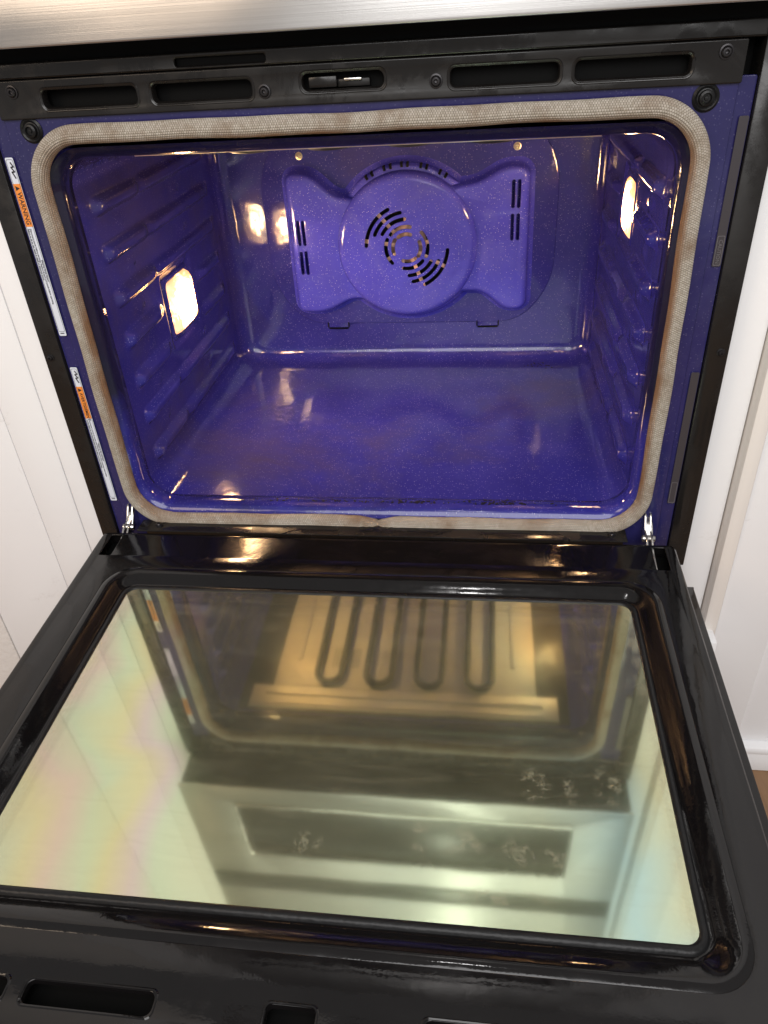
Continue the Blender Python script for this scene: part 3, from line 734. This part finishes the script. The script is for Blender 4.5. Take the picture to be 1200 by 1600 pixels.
P('upper_body', boxes([(-0.375, 0.375, YU + 0.009, 0.10, 0.0195, 1.25)], 0.001), BLACK, parent=us)

# ------------------------------------------------------------------ the open door (slightly drooping)
HZ, TH = -0.5156, 0.03375
cT, sT = math.cos(TH), math.sin(TH)
def D(x, y, w_): return (x, y * cT - w_ * sT, HZ + y * sT + w_ * cT)
def Dp(w0): return lambda a, b, h: D(a, b, w0 + h)
GX0, GX1, GY0, GY1 = -0.2815, 0.2895, -0.4865, -0.1345
def gl_loop(e, w_, r0=0.012): return [D(x, y, w_) for x, y in rrect(GX0 - e, GX1 + e, GY0 - e, GY1 + e, r0 + max(0, e) * 0.75, 9, 24, 16)]
E0 = 0.0315
dslots = [(-0.295, -0.201), (-0.186, -0.091), (0.096, 0.191), (0.203, 0.299)]
hole = rrect(GX0 - E0, GX1 + E0, GY0 - E0, GY1 + E0, 0.012 + E0 * 0.75, 9, 24, 16)
sl = [rrect(a, b, -0.5665, -0.5515, 0.005, 5) for a, b in dslots] + [rrect(-0.0115, 0.0225, -0.572, -0.5515, 0.002, 3)]
hs = [rrect(s * 0.333 - 0.0075, s * 0.333 + 0.0075, -0.082, -0.042, 0.0015, 3) for s in (-1, 1)]
outer = rrect(-0.352, 0.352, -0.605, -0.0372, 0.006, 4)
flat = plate([outer, hole[::-1]] + sl + hs, 0.0022, 0.0009, Dp(0.0049))
ring = []
for e, w_ in ((E0 + 0.0004, 0.0058), (0.0292, 0.0070), (0.0265, 0.0076), (0.0235, 0.0073), (0.0180, 0.0050), (0.0130, 0.0018), (0.0100, -0.0004), (0.0080, -0.0014), (0.0060, -0.0016)):
    ring.append(gl_loop(e, w_))
skirtl = [[D(x, y, w_) for x, y in rrect(-0.352 - o_, 0.352 + o_, -0.605 - o_, -0.0372 + o_ * 0.1, 0.006 + o_, 4)] for o_, w_ in ((-0.0006, 0.0056), (0.0012, 0.0046), (0.0022, 0.002), (0.0032, -0.012), (0.0040, -0.034))]
srim = []
for a, b in dslots + [(-0.0115, 0.0225)]:
    lo = -0.5665 if b - a > 0.05 else -0.572
    srim.append(loft([[D(x, y, w_) for x, y in rrect(a - o_, b + o_, lo - o_, -0.5515 + o_, 0.004 + o_ * 0.5, 5)] for o_, w_ in ((0.0024, 0.0060), (0.0016, 0.0068), (0.0006, 0.0064), (-0.0003, 0.0040), (-0.0006, 0.0010))]))
door = P('door', join(flat, loft(ring), loft(skirtl), *srim), BLACK, 40, 'black enamel door, folded down flat, with a mirror-coated window')
P('door_seal', loft([gl_loop(0.0066, -0.0030), gl_loop(0.0052, 0.0004), gl_loop(0.0034, 0.0016), gl_loop(0.0012, 0.0017), gl_loop(-0.0008, 0.0009), gl_loop(-0.0012, -0.0006)]), RUBBER, 60, parent=door)
P('door_skin', join(boxes([(-0.3765, 0.3765, -0.628, -0.062, -0.050, -0.0345)], 0.003, D), boxes([(-0.3765, 0.3765, -0.064, -0.0615, -0.06, -0.036)], 0.0005, D)), BLACK, parent=door)
P('door_core', boxes([(-0.345, 0.345, -0.598, -0.498, -0.034, -0.010), (-0.345, 0.345, -0.123, -0.040, -0.034, -0.010), (-0.35, -0.294, -0.498, -0.123, -0.034, -0.016), (0.302, 0.35, -0.498, -0.123, -0.034, -0.016)], 0.0, D), DARK, 0, parent=door)
BLOTS += [(0.177, -0.364, 0.019, 0.026), (0.207, -0.362, 0.008, 0.028), (0.238, -0.361, 0.017, 0.028), (0.082, -0.419, 0.012, 0.024), (0.120, -0.424, 0.021, 0.026), (0.160, -0.423, 0.016, 0.022), (0.186, -0.430, 0.024, 0.013), (-0.008, -0.431, 0.018, 0.016), (0.150, -0.462, 0.06, 0.010)]
PANE, PANE2 = m_pane(True), m_pane(False)
g1 = boxes([(GX0 - 0.004, GX1 + 0.004, GY0 - 0.004, GY1 + 0.004, -0.0001, 0.0001)], 0, D)
# single sheets: a coated pane and the second pane below it
def sheet(w_): L = gl_loop(0.0035, w_); return from_data(L, [tuple(range(len(L)))])
bpy.data.meshes.remove(g1)
P('inner_glass', sheet(0.0), PANE, 0, parent=door)
P('outer_glass', sheet(-0.011), PANE2, 0, parent=door)

# --- hinge arms
for s in (-1, 1):
    f = lambda a, b, h, s=s: (s * 0.3255 + h, a, b)
    arm = round_poly([(0.004, -0.489), (-0.006, -0.488), (-0.018, -0.505), (-0.030, -0.507), (-0.045, -0.517), (-0.075, -0.522), (-0.078, -0.532), (-0.040, -0.530), (-0.022, -0.521), (0.004, -0.512)], 0.004, 4)
    h1 = P('hinge', join(plate([arm], 0.0024, 0.0006, lambda a, b, h: f(a, b, h - 0.003)), plate([arm], 0.0024, 0.0006, lambda a, b, h: f(a, b, h + 0.003)),
                         plate([round_poly([(0.002, -0.494), (-0.012, -0.497), (-0.024, -0.511), (-0.012, -0.520), (0.002, -0.512)], 0.004, 4)], 0.009, 0.001, lambda a, b, h: f(a, b, h + 0.001))), CHROME)
    P('hinge_pin', lathe([(0.0042, -0.0065), (0.0042, 0.0065), (0.0036, 0.0075), (0.0001, 0.0076)], 14, lambda a, b, h, s=s: (s * 0.3255 + h, -0.0235 + a, -0.5115 + b)), CHROME, parent=h1)

# part origins: every child was modelled in world space; put part origins on the part itself
bpy.context.view_layer.update()
